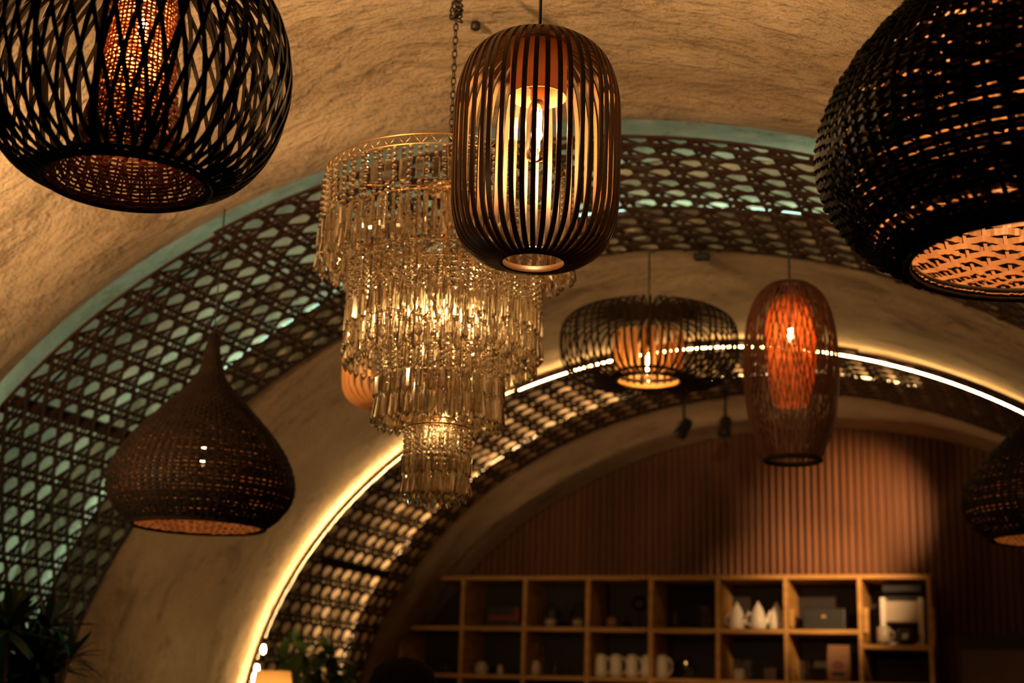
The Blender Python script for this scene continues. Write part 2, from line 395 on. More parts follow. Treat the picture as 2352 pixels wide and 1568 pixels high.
led('bare bright light strip along the crown and right end of the farther arch', -.41, .85, 6.665, -.050, .62, .78, M['led_warm'], w_=.007)
led('warm light strip inside the recess of the farther arch', -SMAX + .1, -.30, 7.905, .125, .96, .28, M['led_warm_in'])
led('warm light strip inside the recess above the wide drum lantern', -.27, .32, 7.905, .125, .96, .28, M['led_warm_in'])
led('teal light strip along the near edge of the nearer arch', -1.35, .50, 4.26, .05, .99, .04, M['led_teal'], w_=.010)
led('teal light strip inside the recess of the nearer arch, bright dashes through the cane', -SMAX + .3, .45, 5.215, .19, .95, .33, M['led_teal_in'])

# ------------------------------------------------------------------ lamp helpers
def smooth_prof(pts, n=40):
    """Catmull-Rom through (r,z) points"""
    p = np.array(pts, float); p = np.vstack([2 * p[0] - p[1], p, 2 * p[-1] - p[-2]]); out = []
    m = len(p) - 3; tt = np.linspace(0, m, n)
    for t in tt:
        i = min(int(t), m - 1); u = t - i; a, b, c, d = p[i:i + 4]
        out.append(.5 * (2 * b + (c - a) * u + (2 * a - 5 * b + 4 * c - d) * u * u + (3 * b - 3 * c + d - a) * u ** 3))
    q = np.array(out); L_ = np.concatenate([[0], np.cumsum(np.linalg.norm(np.diff(q, axis=0), axis=1))])
    u = np.linspace(0, L_[-1], n); return np.stack([np.interp(u, L_, q[:, 0]), np.interp(u, L_, q[:, 1])], 1)
def pn(prof):
    t = np.gradient(prof, axis=0); t /= np.linalg.norm(t, axis=1)[:, None]; return t, np.stack([t[:, 1], -t[:, 0]], 1)
def rib(mb, prof, th, w_, t_, off=0):
    """ribbon that follows the profile; th(u) angle per sample"""
    t, nn = pn(prof); u = np.linspace(0, 1, len(prof)); an = th(u); r = prof[:, 0] + nn[:, 0] * off; z = prof[:, 1] + nn[:, 1] * off
    P = np.stack([r * np.cos(an), r * np.sin(an), z], 1)
    N_ = np.stack([nn[:, 0] * np.cos(an), nn[:, 0] * np.sin(an), nn[:, 1]], 1)
    tg = np.gradient(P, axis=0); tg /= np.linalg.norm(tg, axis=1)[:, None]; sd = np.cross(N_, tg); sd /= np.linalg.norm(sd, axis=1)[:, None]
    mb.sweep(P, sd, N_, w_, t_)
def weave(mb, prof_pts, stakes, pitch, sw=.005, rw=.004, amp=.0035, miss=0.0, th_=.0025, stake_t=.003, sub=2, gapf=None):
    """open basket weave: upright stakes and round strands that pass in and out of them"""
    fine = smooth_prof(prof_pts, 60)
    for k in range(stakes):
        rib(mb, fine, lambda u, k=k: 2 * PI * k / stakes + 0 * u, sw, stake_t)
    Ls = np.sum(np.linalg.norm(np.diff(fine, axis=0), axis=1)); n = int(Ls / pitch)
    rows = smooth_prof(prof_pts, n + 1); t, nn = pn(rows)
    K = stakes * sub
    for i in range(n + 1):
        if gapf and gapf(i / n): continue
        an = np.arange(K) * 2 * PI / K; off = amp * (min(1, i / 2, (n - i) / 2) if sub > 2 else 1) * np.cos(an * stakes / 2 + PI * (i % 2)) + rng.normal(0, .0006, K)
        z_j = rng.normal(0, .0006, K) + .0008 * np.sin(an * 3 + i)
        r = rows[i, 0] + nn[i, 0] * off; z = rows[i, 1] + nn[i, 1] * off + z_j
        P = np.stack([r * np.cos(an), r * np.sin(an), z], 1)
        N_ = np.stack([nn[i, 0] * np.cos(an), nn[i, 0] * np.sin(an), np.full(K, nn[i, 1])], 1)
        sd = np.stack([t[i, 0] * np.cos(an), t[i, 0] * np.sin(an), np.full(K, t[i, 1])], 1)
        mb.sweep(P, sd, N_, rw * (1 + rng.uniform(-.15, .15)), th_, closed=True)
def ring(mb, r, z, t=.004, k=64, kk=8): 
    an = np.arange(k) * 2 * PI / k; mb.tube(np.stack([r * np.cos(an), r * np.sin(an), np.full(k, z)], 1), t, kk, closed=True)
def cord(root, base, ztop, r=.003, m=None):
    mb = MB(); mb.tube([(0, 0, base), (0, 0, base * .5 + ztop * .5), (0, 0, ztop)], r, 8); return mb.build('cord', m or M['black'], root)
def ceil_z(x, y):
    ss = (x - XC) / S; s = math.asin(max(-1, min(1, ss))); return float(vault(s, y - SL * x)[2])
def bulb(root, z, s=1.0, mat_='filament', long=False):
    """bulb hanging cap-up; z is the top of the cap"""
    c = MB(); c.lathe([(.0005, 0), (.013 * s, 0), (.014 * s, -.01), (.014 * s, -.03 * s), (.012 * s, -.034 * s)], 20); o = c.build('bulb_cap', M['brass'], root, loc=(0, 0, z))
    g = MB()
    pr = [(.012, -.034), (.016, -.05), (.028, -.075), (.031, -.095), (.026, -.115), (.012, -.128), (.0005, -.131)] if not long else [(.012, -.034), (.019, -.05), (.022, -.08), (.022, -.13), (.018, -.15), (.0005, -.157)]
    g.lathe([(a * s, b * s) for a, b in pr], 24); g.build('bulb_glass', M['bulb'], root, loc=(0, 0, z))
    f = MB(); zc = -.05 * s
    for k in range(4):
        a = k * PI / 2 + .4; f.tube([(.007 * s * math.cos(a), .007 * s * math.sin(a), zc - (.06 if long else .05) * s * t) for t in np.linspace(0, 1, 4)], .0016 * s, 6)
    f.build('filament', M[mat_], root, loc=(0, 0, z))
    return z - .08 * s
def lamp_axis(px, py, d):
    p = W(px, py, d); return p[:2]
def hw(px, xy, z):           # pixels -> metres at an axis point
    c = np.array([xy[0], xy[1], z]) - CAM; return px / FPX * (c @ FV)
def prof_from(xy, z0, pts): return [(hw(h, xy, zat(xy, py)), zat(xy, py) - z0) for h, py in pts]

# ------------------------------------------------------------------ 1 globe lamp, upper left
xy = lamp_axis(313, 200, 2.3); zb = zat(xy, 421); top = zat(xy, -150)
g = thing('globe_pendant_lamp', 'large dark rattan globe pendant with criss-crossing strips, at the top left', 'pendant lamp', (xy[0], xy[1], zb), 'pendant lamps')
P_ = prof_from(xy, zb, [(186, 421), (262, 385), (318, 315), (347, 215), (345, 130), (318, 40), (262, -40), (180, -100), (95, -140)])
fp = smooth_prof(P_, 48)
mb = MB()
N_ = 48
for k in range(N_):
    rib(mb, fp, lambda u, k=k: 2 * PI * k / N_ + .52 * (u - .5), .0070, .0022, .001)
mb.build('left_leaning_strips', M['rattan'], g, smooth=False)
mb = MB()
for k in range(N_):
    rib(mb, fp, lambda u, k=k: 2 * PI * (k + .37) / N_ - .52 * (u - .5), .0070, .0022, -.002)
mb.build('right_leaning_strips', M['rattan'], g, smooth=False)
mb = MB()
for k in range(14):
    rib(mb, fp, lambda u, k=k: 2 * PI * (k + .2) / 14 + .12 * np.sin(u * 3), .0085, .0025, -.004)
mb.build('upright_ribs', M['rattan'], g, smooth=False)
mb = MB(); ring(mb, P_[0][0] + .001, .001, .0055); mb.build('bottom_rim', M['rattan'], g)
mb = MB(); ring(mb, P_[0][0] + .005, .011, .004); mb.build('binding_ring', M['rattan'], g)
mb = MB(); ring(mb, P_[-1][0], P_[-1][1], .005); mb.build('top_rim', M['rattan'], g)
mb = MB()
weave(mb, prof_from(xy, zb, [(178, 417), (150, 385), (118, 330), (98, 250), (84, 160), (74, 60), (72, -40), (74, -130)]), 44, .0066, sw=.0032, rw=.0046, amp=.002, th_=.0014, stake_t=.0016)
mb.build('woven_sleeve', M['woven_dark'], g, smooth=False)
zl = bulb(g, zat(xy, -20) - zb, .8); light('globe_light', (0, 0, zat(xy, 90) - zb), 22, WARM, .02, g)
cord(g, zat(xy, -20) - zb, ceil_z(*xy) - zb)

# ------------------------------------------------------------------ 2 slatted lantern, centre
def slat_lantern(xy, zb, P_, n, w_, t_, label, hb, inner_r, inner_z, bulb_z, power, matl, group='pendant lamps', long=True, sleeve=True):
    g = thing('slatted_lantern', label, 'pendant lamp', (xy[0], xy[1], zb), group)
    fp = smooth_prof(P_, 56)
    for k in range(n):
        mb = MB(); a = 2 * PI * k / n + rng.uniform(-.012, .012)
        sw = rng.uniform(-.02, .02)
        rib(mb, fp, lambda u: a + sw * np.sin(u * PI), w_, t_)
        mb.build('slat', matl, g, smooth=False)
    mb = MB(); r0 = P_[0][0]
    mb.lathe([(r0 - .004, 0), (r0 + .006, 0), (r0 + .007, .006), (r0 + .004, .012), (r0 - .004, .012), (r0 - .004, 0)], 64); mb.build('bottom_ring', matl, g)
    mb = MB(); mb.lathe([(.012, P_[-1][1] - .004), (P_[-1][0] + .004, P_[-1][1] - .004), (P_[-1][0] + .004, P_[-1][1] + .004), (.012, P_[-1][1] + .004)], 48); mb.build('top_disc', matl, g)
    if sleeve:
        mb = MB(); mb.lathe([(inner_r, inner_z[1]), (inner_r, inner_z[0]), (inner_r - .0015, inner_z[0]), (inner_r - .0015, inner_z[1])], 48); mb.build('inner_sleeve', M['veneer_dark'], g)
    mb = MB(); mb.lathe([(.0005, bulb_z + .06), (.014, bulb_z + .06), (.018, bulb_z + .05), (.018, bulb_z - .005), (.0005, bulb_z - .005)], 24); mb.build('socket', M['black'], g)
    zc = bulb(g, bulb_z, 1.0, long=long)
    light('lantern_light', (0, 0, bulb_z - .085), power, WARM, .012, g)
    mb = MB(); mb.tube([(0, 0, bulb_z + .05), (0, 0, ceil_z(*xy) - zb)], .0032, 8); mb.build('cord', M['black'], g)
    return g
xy = lamp_axis(1232, 350, 2.7); zb = zat(xy, 604)
P_ = prof_from(xy, zb, [(76, 604), (125, 592), (168, 555), (188, 490), (191, 400), (190, 290), (184, 215), (160, 150), (118, 112), (72, 96), (50, 102), (42, 118)])
g2 = slat_lantern(xy, zb, P_, 46, .0088, .004, 'cylindrical lantern of dark bamboo slats, bright bulb glowing inside, top centre', 0, hw(68, xy, zb), (zat(xy, 225) - zb, zat(xy, 112) - zb), zat(xy, 195) - zb, 27, M['slat'])
mb = MB(); mb.box((-.008, -.0005, -.035), (.008, .0005, .01)); o = mb.build('paper_label', M['kraft'], g2, smooth=False); o.location = (-.048, .0, zat(xy, 275) - zb); o.rotation_euler = (0, 0, .5)

# ------------------------------------------------------------------ 9 lantern behind the chandelier
xy = lamp_axis(900, 850, 4.5); zb = zat(xy, 938)
P_ = prof_from(xy, zb, [(45, 938), (78, 932), (103, 912), (112, 880), (113, 800), (112, 730), (105, 690), (80, 665), (40, 655), (25, 662)])
slat_lantern(xy, zb, P_, 34, .017, .0025, 'orange slatted lantern half hidden behind the left side of the chandelier', 0, hw(45, xy, zb), (zat(xy, 720) - zb, zat(xy, 668) - zb), zat(xy, 720) - zb, 2.5, M['veneer'])

# ------------------------------------------------------------------ 5 wide drum lantern
xy = lamp_axis(1490, 800, 5.6); zb = zat(xy, 862)
P_ = prof_from(xy, zb, [(74, 876), (140, 878), (180, 862), (200, 830), (204, 790), (198, 752), (172, 728), (130, 718), (60, 716), (25, 722)])
g5 = slat_lantern(xy, zb, P_, 64, .009, .003, 'wide flat drum lantern of dark slats with a bright inner cylinder and bulb', 0, .05, (0, 0), zat(xy, 790) - zb, 1.5, M['rattan'], sleeve=False)
q = prof_from(xy, zb, [(76, 872), (78, 800), (80, 768)])
for k in range(26):
    mb = MB(); a = 2 * PI * k / 26; rib(mb, smooth_prof(q, 6), lambda u: a + 0 * u, .017, .002); mb.build('inner_slat', M['veneer'], g5, smooth=False)
mb = MB(); r0 = q[0][0]; mb.lathe([(r0 - .012, q[0][1] - .006), (r0 + .006, q[0][1] - .008), (r0 + .006, q[0][1] + .004), (r0 - .012, q[0][1] + .006), (r0 - .012, q[0][1] - .006)], 48); mb.build('inner_ring', M['oak'], g5)

# ------------------------------------------------------------------ 6 tall bottle-shaped orange lamp
xy = lamp_axis(1817, 860, 5.0); zb = zat(xy, 1056)
g = thing('tall_rattan_lamp', 'tall barrel-shaped reddish rattan pendant glowing orange in its upper half', 'pendant lamp', (xy[0], xy[1], zb), 'pendant lamps')
P_ = prof_from(xy, zb, [(63, 1056), (78, 1020), (98, 960), (106, 890), (108, 840), (104, 780), (94, 725), (74, 680), (44, 655), (22, 650)])
fp = smooth_prof(P_, 40)
for nm, sg, off in (('left_leaning_strands', 1, .001), ('right_leaning_strands', -1, -.003)):
    mb = MB()
    for k in range(54):
        ph = rng.uniform(-.03, .03); rib(mb, fp, lambda u, k=k: 2 * PI * (k + (sg > 0) * .3) / 54 + ph + sg * .75 * (u - .5) + .04 * np.sin(9 * u + k), .0040, .0028, off)
    mb.build(nm, M['bottle_rattan'], g, smooth=False)
mb = MB(); ring(mb, P_[0][0], 0, .009, 48); mb.build('bottom_ring', M['rattan'], g)
mb = MB(); weave(mb, prof_from(xy, zb, [(40, 930), (50, 880), (56, 820), (54, 750), (42, 700), (20, 680)]), 36, .0062, sw=.003, rw=.0048, amp=.002, th_=.0015, stake_t=.002)
mb.build('woven_core', M['woven_orange'], g, smooth=False)
bulb(g, zat(xy, 725) - zb, .9); light('tall_lamp_light', (0, 0, zat(xy, 770) - zb), 3, (1, .5, .2), .02, g); cord(g, zat(xy, 725) - zb, ceil_z(*xy) - zb, .0035)

# ------------------------------------------------------------------ 7 big basket, right
xy = lamp_axis(2395, 350, 2.15); zb = zat(xy, 597)
g = thing('basket_pendant_lamp', 'huge dark woven basket pendant with lit brown inside, cut by the right edge', 'pendant lamp', (xy[0], xy[1], zb), 'pendant lamps')
pp = [(318, 597), (372, 572), (440, 520), (492, 440), (508, 360), (490, 275), (430, 170), (330, 60), (200, -40), (95, -90)]
P_ = prof_from(xy, zb, pp)
mb = MB(); weave(mb, P_, 78, .0078, sw=.0062, rw=.0066, amp=.0038, th_=.003, stake_t=.0035, gapf=lambda u: abs(u - .09) < .012 or abs(u - .52) < .008)
mb.build('woven_shell', M['basket'], g, smooth=False)
mb = MB(); ring(mb, P_[0][0], 0, .006, 96); mb.build('rim', M['basket'], g)
mb = MB(); ring(mb, P_[0][0] - .002, .012, .005, 96); mb.build('binding_ring', M['basket'], g)
# inner shell: broad flat splints over and under
pin = prof_from(xy, zb, [(312, 585), (357, 552), (415, 505), (462, 430), (474, 350), (455, 270), (395, 180), (300, 95), (180, 30), (80, 10)])
mb = MB(); weave(mb, pin, 56, .0165, sw=.006, rw=.0135, amp=.0042, th_=.0012, stake_t=.0016, sub=6)
mb.build('inner_weave', M['rattan_in'], g, smooth=False)
bulb(g, zat(xy, 120) - zb, 1.1); light('basket_light', (0, 0, zat(xy, 210) - zb), 22, WARM, .03, g); cord(g, zat(xy, 120) - zb, ceil_z(*xy) - zb)

# ------------------------------------------------------------------ 4 + 8 teardrop lamps
xy = lamp_axis(468, 1050, 4.6); zb = zat(xy, 1208)
g = thing('teardrop_pendant_lamp', 'dark onion-shaped woven pendant with pointed top in front of the nearer arch', 'pendant lamp', (xy[0], xy[1], zb), 'pendant lamps')
P_ = prof_from(xy, zb, [(152, 1208), (185, 1180), (207, 1145), (212, 1110), (200, 1065), (165, 1010), (115, 955), (65, 905), (32, 865), (20, 830), (14, 795), (8, 770)])
mb = MB(); weave(mb, P_, 72, .0116, sw=.0092, rw=.0076, amp=.0018, th_=.0022, stake_t=.003); mb.build('woven_shell', M['rattan'], g, smooth=False)
mb = MB(); weave(mb, [(r - .010, z + .003) for r, z in P_ if r > .05], 60, .016, sw=.009, rw=.0098, amp=.0016, th_=.0012, stake_t=.0014); mb.build('inner_weave', M['rattan_in'], g, smooth=False)
mb = MB(); ring(mb, P_[0][0], 0, .007, 64); mb.build('rim', M['rattan'], g)
bulb(g, zat(xy, 990) - zb, 1.0, 'filament_dim'); light('teardrop_light', (0, 0, zat(xy, 1075) - zb), 3.0, (1, .5, .2), .03, g)
cord(g, P_[-1][1] - .01, ceil_z(*xy) - zb, .0022)
xy2 = W(2425, 1130, 5.0)
c = dup(g, (xy2[0], xy2[1], zat(xy2[:2], 1238)), 'dark onion-shaped woven pendant cut by the right edge in front of the slatted wall', 'pendant lamps', 1.0)
c.scale = (1.07, 1.07, .95)
for k in [o for o in bpy.data.objects if o.parent == c and o.name.startswith('cord')]: bpy.data.objects.remove(k)
cord(c, P_[-1][1] - .01, (ceil_z(xy2[0], xy2[1]) - c.location.z) / .95, .004)

# ------------------------------------------------------------------ 3 chandelier
DC = 3.35
xy = lamp_axis(1030, 450, DC); zb = zat(xy, 500)
ch = thing('crystal_chandelier', 'tiered crystal chandelier with hanging glass prisms behind the slatted lantern', 'chandelier', (xy[0], xy[1], zb))
def zz(py): return zat(xy, py) - zb
# shared crystal meshes (hang from the origin downwards)
def bead_strand(name, lens):
    mb = MB(); z = 0
    for kind, h in lens:
        if kind == 'b':
            r = h / 2; mb.lathe([(.0003, z), (r * .75, z - h * .18), (r, z - h * .5), (r * .75, z - h * .82), (.0003, z - h)], 8)
        elif kind == 'r':
            w2 = .0085; d2 = .0035
            mb.add([(-w2 * a, -d2 * b_, z - zz_) for zz_, (a, b_) in ((0, (.7, .4)), (.003, (1, 1)), (h - .003, (1, 1)), (h, (.7, .4))) for a, b_ in [(a, b_), (-a, b_), (-a, -b_), (a, -b_)]],
                   [(i * 4 + k, i * 4 + (k + 1) % 4, i * 4 + 4 + (k + 1) % 4, i * 4 + 4 + k) for i in range(3) for k in range(4)] + [(3, 2, 1, 0), (12, 13, 14, 15)])
        elif kind == 's':
            mb.lathe([(.0003, z), (.003, z - .002), (.0042, z - .012), (.0085, z - h * .78), (.0075, z - h * .86), (.0003, z - h)], 6)
        elif kind == 'p':
            mb.lathe([(.0003, z), (.0062, z - .004), (.0066, z - h * .85), (.0003, z - h)], 6)
        z -= h + .0012
    me = bpy.data.meshes.new(name); me.from_pydata(np.concatenate(mb.v).tolist(), [], mb.f); me.materials.append(M['crystal']); return me
tiers = [  # radius px, ring py, count, strand types alternately
    (281, 436, 50, [('spear', [('b', .012), ('b', .012), ('r', .050), ('b', .012), ('b', .012), ('s', .092)]), ('bead', [('b', .0125)] * 8 + [('p', .05), ('s', .05)])]),
    (250, 520, 42, [('spear', [('b', .013), ('b', .013), ('s', .085)]), ('bead', [('b', .012)] * 5 + [('p', .045)])]),
    (215, 615, 44, [('spear', [('b', .012), ('p', .05), ('b', .012), ('s', .08), ('b', .01), ('s', .075)]), ('bead', [('b', .0115)] * 8 + [('p', .06), ('s', .055)])]),
    (185, 640, 34, [('spear', [('b', .012)] * 3 + [('p', .055), ('s', .09)]), ('bead', [('b', .0115)] * 6 + [('p', .07), ('p', .05)])]),
    (139, 800, 36, [('spear', [('b', .012), ('p', .055), ('b', .012), ('b', .01), ('s', .085)]), ('bead', [('b', .011)] * 6 + [('p', .05), ('s', .06)])]),
    (110, 760, 26, [('spear', [('p', .055), ('b', .012), ('p', .055), ('s', .08)]), ('bead', [('b', .0115)] * 8 + [('p', .06)])]),
    (71, 984, 22, [('spear', [('b', .011), ('p', .045), ('b', .011), ('b', .011), ('s', .08)]), ('bead', [('b', .0105)] * 5 + [('p', .05), ('s', .045)])]),
    (40, 965, 12, [('spear', [('p', .05), ('b', .012), ('p', .05), ('s', .075)]), ('bead', [('b', .011)] * 6 + [('p', .06)])]),
]
cand = []
for ti, (rp, py, n, types) in enumerate(tiers):
    z = zz(py); r = hw(rp, xy, z + zb)
    mb = MB(); ring(mb, r, 0, .0022, 72, 6)
    if ti == 0:
        ring(mb, r, .022, .002, 72, 6)
        for k in range(96):
            a = 2 * PI * k / 96; a2 = 2 * PI * (k + 1) / 96; u, v = (0, .022) if k % 2 else (.022, 0)
            mb.tube([(r * math.cos(a), r * math.sin(a), u), (r * math.cos(a2), r * math.sin(a2), v)], .0012, 4)
    for k in range(4):
        a = k * PI / 2 + .4; mb.tube([(r * math.cos(a), r * math.sin(a), 0), (.012 * math.cos(a), .012 * math.sin(a), .01)], .002, 6)
    t = mb.build('crystal_tier', M['brass'], ch, loc=(0, 0, z))
    meshes = [('crystal_spear' if nm == 'spear' else 'bead_strand', bead_strand(nm, ls)) for nm, ls in types]
    for k in range(n * 2):
        nm, me = meshes[k % 2]; a = 2 * PI * k / (n * 2); rr = r + (.004 if k % 2 else -.004)
        lc = (rr * math.cos(a), rr * math.sin(a), -.003); ro = (rng.uniform(-.03, .03), rng.uniform(-.03, .03), a + PI / 2 + rng.uniform(-.5, .5))
        near = (lc[0] * -xy[0] + lc[1] * -xy[1]) / np.hypot(*xy) + (0 if ti % 2 == 0 else -1)
        cand.append((near / r if ti % 2 == 0 else -5, nm, me, t, lc, ro, z))
rest = MB()
for kind in ('crystal_spear', 'bead_strand'):
    cs = sorted([c for c in cand if c[1] == kind], key=lambda c: -c[0])
    for i, (_, nm, me, t, lc, ro, z) in enumerate(cs):
        if i < 100:
            o = bpy.data.objects.new(nm, me); COL.objects.link(o); o.parent = t; o.location = lc; o.rotation_euler = ro
        else:
            mt = Matrix.Translation((lc[0], lc[1], lc[2] + z)) @ Matrix.Rotation(ro[2], 4, 'Z')
            rest.add([tuple(mt @ v.co) for v in me.vertices], [tuple(p.vertices) for p in me.polygons])
tag(rest.build('crystal_strands', M['crystal'], ch, smooth=False), kind='stuff')
mb = MB(); mb.tube([(0, 0, zz(425)), (0, 0, zz(1010))], .008, 10)
mb.lathe([(.0005, zz(436) + .006), (.05, zz(436) + .006), (.05, zz(436) - .006), (.0005, zz(436) - .006)], 24)
mb.build('stem', M['brass'], ch)
for k, (a, rr, py) in enumerate([(0.3, .07, 700), (2.4, .07, 705), (4.5, .07, 710), (1.2, .012, 965)]):
    e = MB(); e.lathe([(.0004, 0), (.007, .01), (.0095, .024), (.005, .04), (.0004, .052)], 12); e.build('candle_bulb', M['candle'], ch, loc=(rr * math.cos(a), rr * math.sin(a), zz(py) - .03))
light('chandelier_light', (.0, -.03, zz(735)), 1.3, WARM, .03, ch); light('chandelier_light', (0, -.02, zz(1000)), .15, WARM, .02, ch)
# chain: short alternating links from the crown to the hook
mb = MB(); zt = ceil_z(*xy) - zb; z = zz(436); k = 0
while z < zt - .01:
    an = np.arange(10) * 2 * PI / 10; lx = .0055 * np.cos(an); lz = .0115 * np.sin(an)
    P = np.stack([lx, 0 * lx, lz + z + .011], 1) if k % 2 else np.stack([0 * lx, lx, lz + z + .011], 1)
    mb.tube(P, .0017, 5, closed=True); z += .0175; k += 1
mb.build('chain', M['iron'], ch)
mb = MB(); zk = zz(30)
for i in range(9):
    a = i * .9; mb.tube([(.012 * math.cos(a + t) + .004 * math.sin(i), .012 * math.sin(a + t), zk + .03 - i * .006 + .012 * math.sin(t)) for t in np.arange(10) * 2 * PI / 10], .0022, 5, closed=True)
mb.build('chain_hook_knot', M['iron'], ch)

# ------------------------------------------------------------------ track spotlights on the last band
def track_spot(px, py, lean, label):
    p = W(px, py, 8.0); s_ = math.asin((p[0] - XC) / S)
    r = thing('track_spotlight', label, 'spotlight', tuple(p), 'track spotlights at the end of the vault')
    zt = ceil_z(p[0], p[1]) - p[2]
    mb = MB(); mb.tube([(0, 0, .035), (0, 0, max(.06, zt))], .008, 8); mb.lathe([(.0005, max(.06, zt)), (.03, max(.06, zt)), (.03, max(.06, zt) - .02), (.0005, max(.06, zt) - .02)], 20); mb.build('stem', M['dark'], r)
    mb = MB(); mb.lathe([(.0005, .055), (.026, .052), (.033, .03), (.037, -.05), (.040, -.055), (.034, -.055), (.032, -.045), (.0005, -.04)], 24)
    o = mb.build('housing', M['dark'], r); o.rotation_euler = (-.35, lean, 0)
    mb = MB(); mb.tube([(-.04, 0, 0), (-.04, 0, .03), (0, 0, .045), (.04, 0, .03), (.04, 0, 0)], .003, 6); mb.build('yoke', M['dark'], r)
    return r
track_spot(1571, 982, .45, 'grey track spotlight left of its twin, above the slatted wall')
track_spot(1666, 978, .05, 'grey track spotlight right of its twin, beside the tall orange lamp')
spot('unseen_spot', (-.55, 7.6, 2.75), tuple(on_y(1960, 1180, 8.86)), 165, 44, (1, .58, .27), 1)  # unseen spot for the slat wall, apart from both housings
spot('unseen_spot', (-.75, 7.5, 2.8), tuple(on_y(1780, 1200, 8.86)), 8, 88, (1, .58, .27), 1)  # added wide dim spot that softens the edge of the pool
spot('unseen_spot', (-.3, 6.75, 2.6), tuple(on_y(1910, 1350, 8.5)), 300, 29, (1, .58, .27), 1)  # unseen spot from the front that brightens the shelf

# ------------------------------------------------------------------ shelf unit
YF = 8.42
def X(px, py=1440): return on_y(px, py, YF)[0]
def Z(px, py): return on_y(px, py, YF)[2]
z1 = Z(1600, 1325); z2 = Z(1600, 1447); z3 = Z(1600, 1563); z2r = Z(2060, 1485); dz = z2 - z3
z4 = z3 - (z2 - z3); z5 = z4 - (z2 - z3)
vx = [X(1060), X(1203), X(1348), X(1493), X(1648), X(1805), X(1976), X(2137)]
vx.insert(0, vx[0] - (vx[1] - vx[0]))
zbot = 0.0; T = .012; DEP = .36
sh = thing('display_shelf', 'wide open oak display shelf of square compartments against the slatted wall', 'shelf', (0, YF + .2, 0))
inv = (0, -YF - .2, 0)
for i, xv in enumerate(vx):
    mb = MB(); mb.box((xv - T, YF, zbot), (xv + T, YF + DEP, z1 + T)); mb.build('divider', M['oak'], sh, smooth=False, bevel=.002, loc=inv)
for zq in (z1, z2, z3, z4, z5):
    for i in range(8):
        zu = z2r if (zq == z2 and i == 7) else zq
        mb = MB(); mb.box((vx[i] + T, YF + .002, zu - T), (vx[i + 1] - T, YF + DEP, zu + T)); mb.build('shelf_board', M['oak'], sh, smooth=False, bevel=.002, loc=inv)
mb = MB(); mb.box((vx[0], YF + DEP, zbot), (vx[-1], YF + DEP + .008, z1)); mb.build('back_panel', M['darkback'], sh, smooth=False, loc=inv)
for px, pa, pb in ((1818, 1398, 1437), (1989, 1395, 1452), (2141, 1395, 1482)):
    x0 = X(px); mb = MB(); mb.box((x0 - .014, YF - .03 if px > 2100 else YF + .01, Z(px, pb)), (x0 + .014, YF - .002 if px > 2100 else YF + .04, Z(px, pa)))
    mb.build('bracket', M['oak'], sh, smooth=False, loc=inv)

def lathe_item(name, label, cat, prof, m, px, zs, group=None, y=None, k=28, extra=None):
    x = X(px); yy = YF + .09 if y is None else y
    t = thing(name, label, cat, (x, yy, zs + T), group)
    mb = MB(); mb.lathe([(max(a, .0004), b) for a, b in prof], k); mb.build('body', m, t)
    return t
def handle(t, x0, z0, z1_, out, r, m, name='handle'):
    mb = MB(); a = np.linspace(-PI / 2, PI / 2, 10); mb.tube([(x0 + out * math.cos(q), 0, (z0 + z1_) / 2 + (z1_ - z0) / 2 * math.sin(q)) for q in a], r, 8); return mb.build(name, m, t)
# three white teapots with peaked lids
tp = lathe_item('teapot', 'white teapot with peaked lid, leftmost of the three on the top row', 'teapot', [(0, 0), (.052, 0), (.062, .02), (.060, .06), (.050, .10), (.044, .112)], M['white'], 1684, z2, 'white teapots on the top row', y=YF + .11)
mb = MB(); mb.lathe([(.046, .110), (.040, .122), (.022, .148), (.010, .160), (.009, .168), (.0004, .176)], 24); mb.build('lid', M['white'], tp)
handle(tp, -.052, .025, .10, -.04, .006, M['white'])
mb = MB(); mb.tube([(.045, 0, .03), (.070, 0, .055), (.082, 0, .09), (.094, 0, .118)], [.016, .013, .009, .008], 10); mb.build('spout', M['white'], tp)
tp.scale = (.76, .76, .92)
dup(tp, (X(1736), YF + .07, z2 + T), 'white teapot with peaked lid, middle of the three on the top row', None, .35)
dup(tp, (X(1775), YF + .12, z2 + T), 'white teapot with peaked lid, rightmost of the three beside a divider', None, -.1)
# white pitchers
pt = lathe_item('pitcher', 'white pitcher beside the left divider, first of the row of white pitchers', 'pitcher', [(0, 0), (.040, 0), (.044, .03), (.043, .10), (.034, .135), (.0004, .142)], M['white'], 1372, z3, 'white pitchers on the lower row')
handle(pt, .040, .02, .12, .034, .007, M['white']); pt.scale = (.86, .86, .97)
for px, lb in ((1407, 'white pitcher, second from the left in the lower row'), (1444, 'white pitcher, third from the left in the lower row'), (1478, 'white pitcher against the right divider of its compartment'), (1512, 'white pitcher alone just right of the divider')):
    dup(pt, (X(px), YF + .09 + rng.uniform(-.01, .01), z3 + T), lb, None, rng.uniform(-.3, .2))
# glass jars, top row second compartment
gj = lathe_item('glass_jar', 'clear glass jar with white contents, left of two in the second compartment', 'jar', [(0, 0), (.045, 0), (.05, .02), (.048, .10), (.03, .12), (.032, .135), (.0004, .140)], M['glass'], 1254, z2, 'glass jars in the second compartment')
mb = MB(); mb.lathe([(.0004, .004), (.040, .004), (.042, .05), (.0004, .055)], 20); mb.build('contents', M['cream'], gj)
mb = MB(); mb.ball((0, 0, .15), .012); mb.build('stopper', M['glass'], gj)
dup(gj, (X(1317), YF + .1, z2 + T), 'clear glass jar with white contents, right of two in the second compartment')
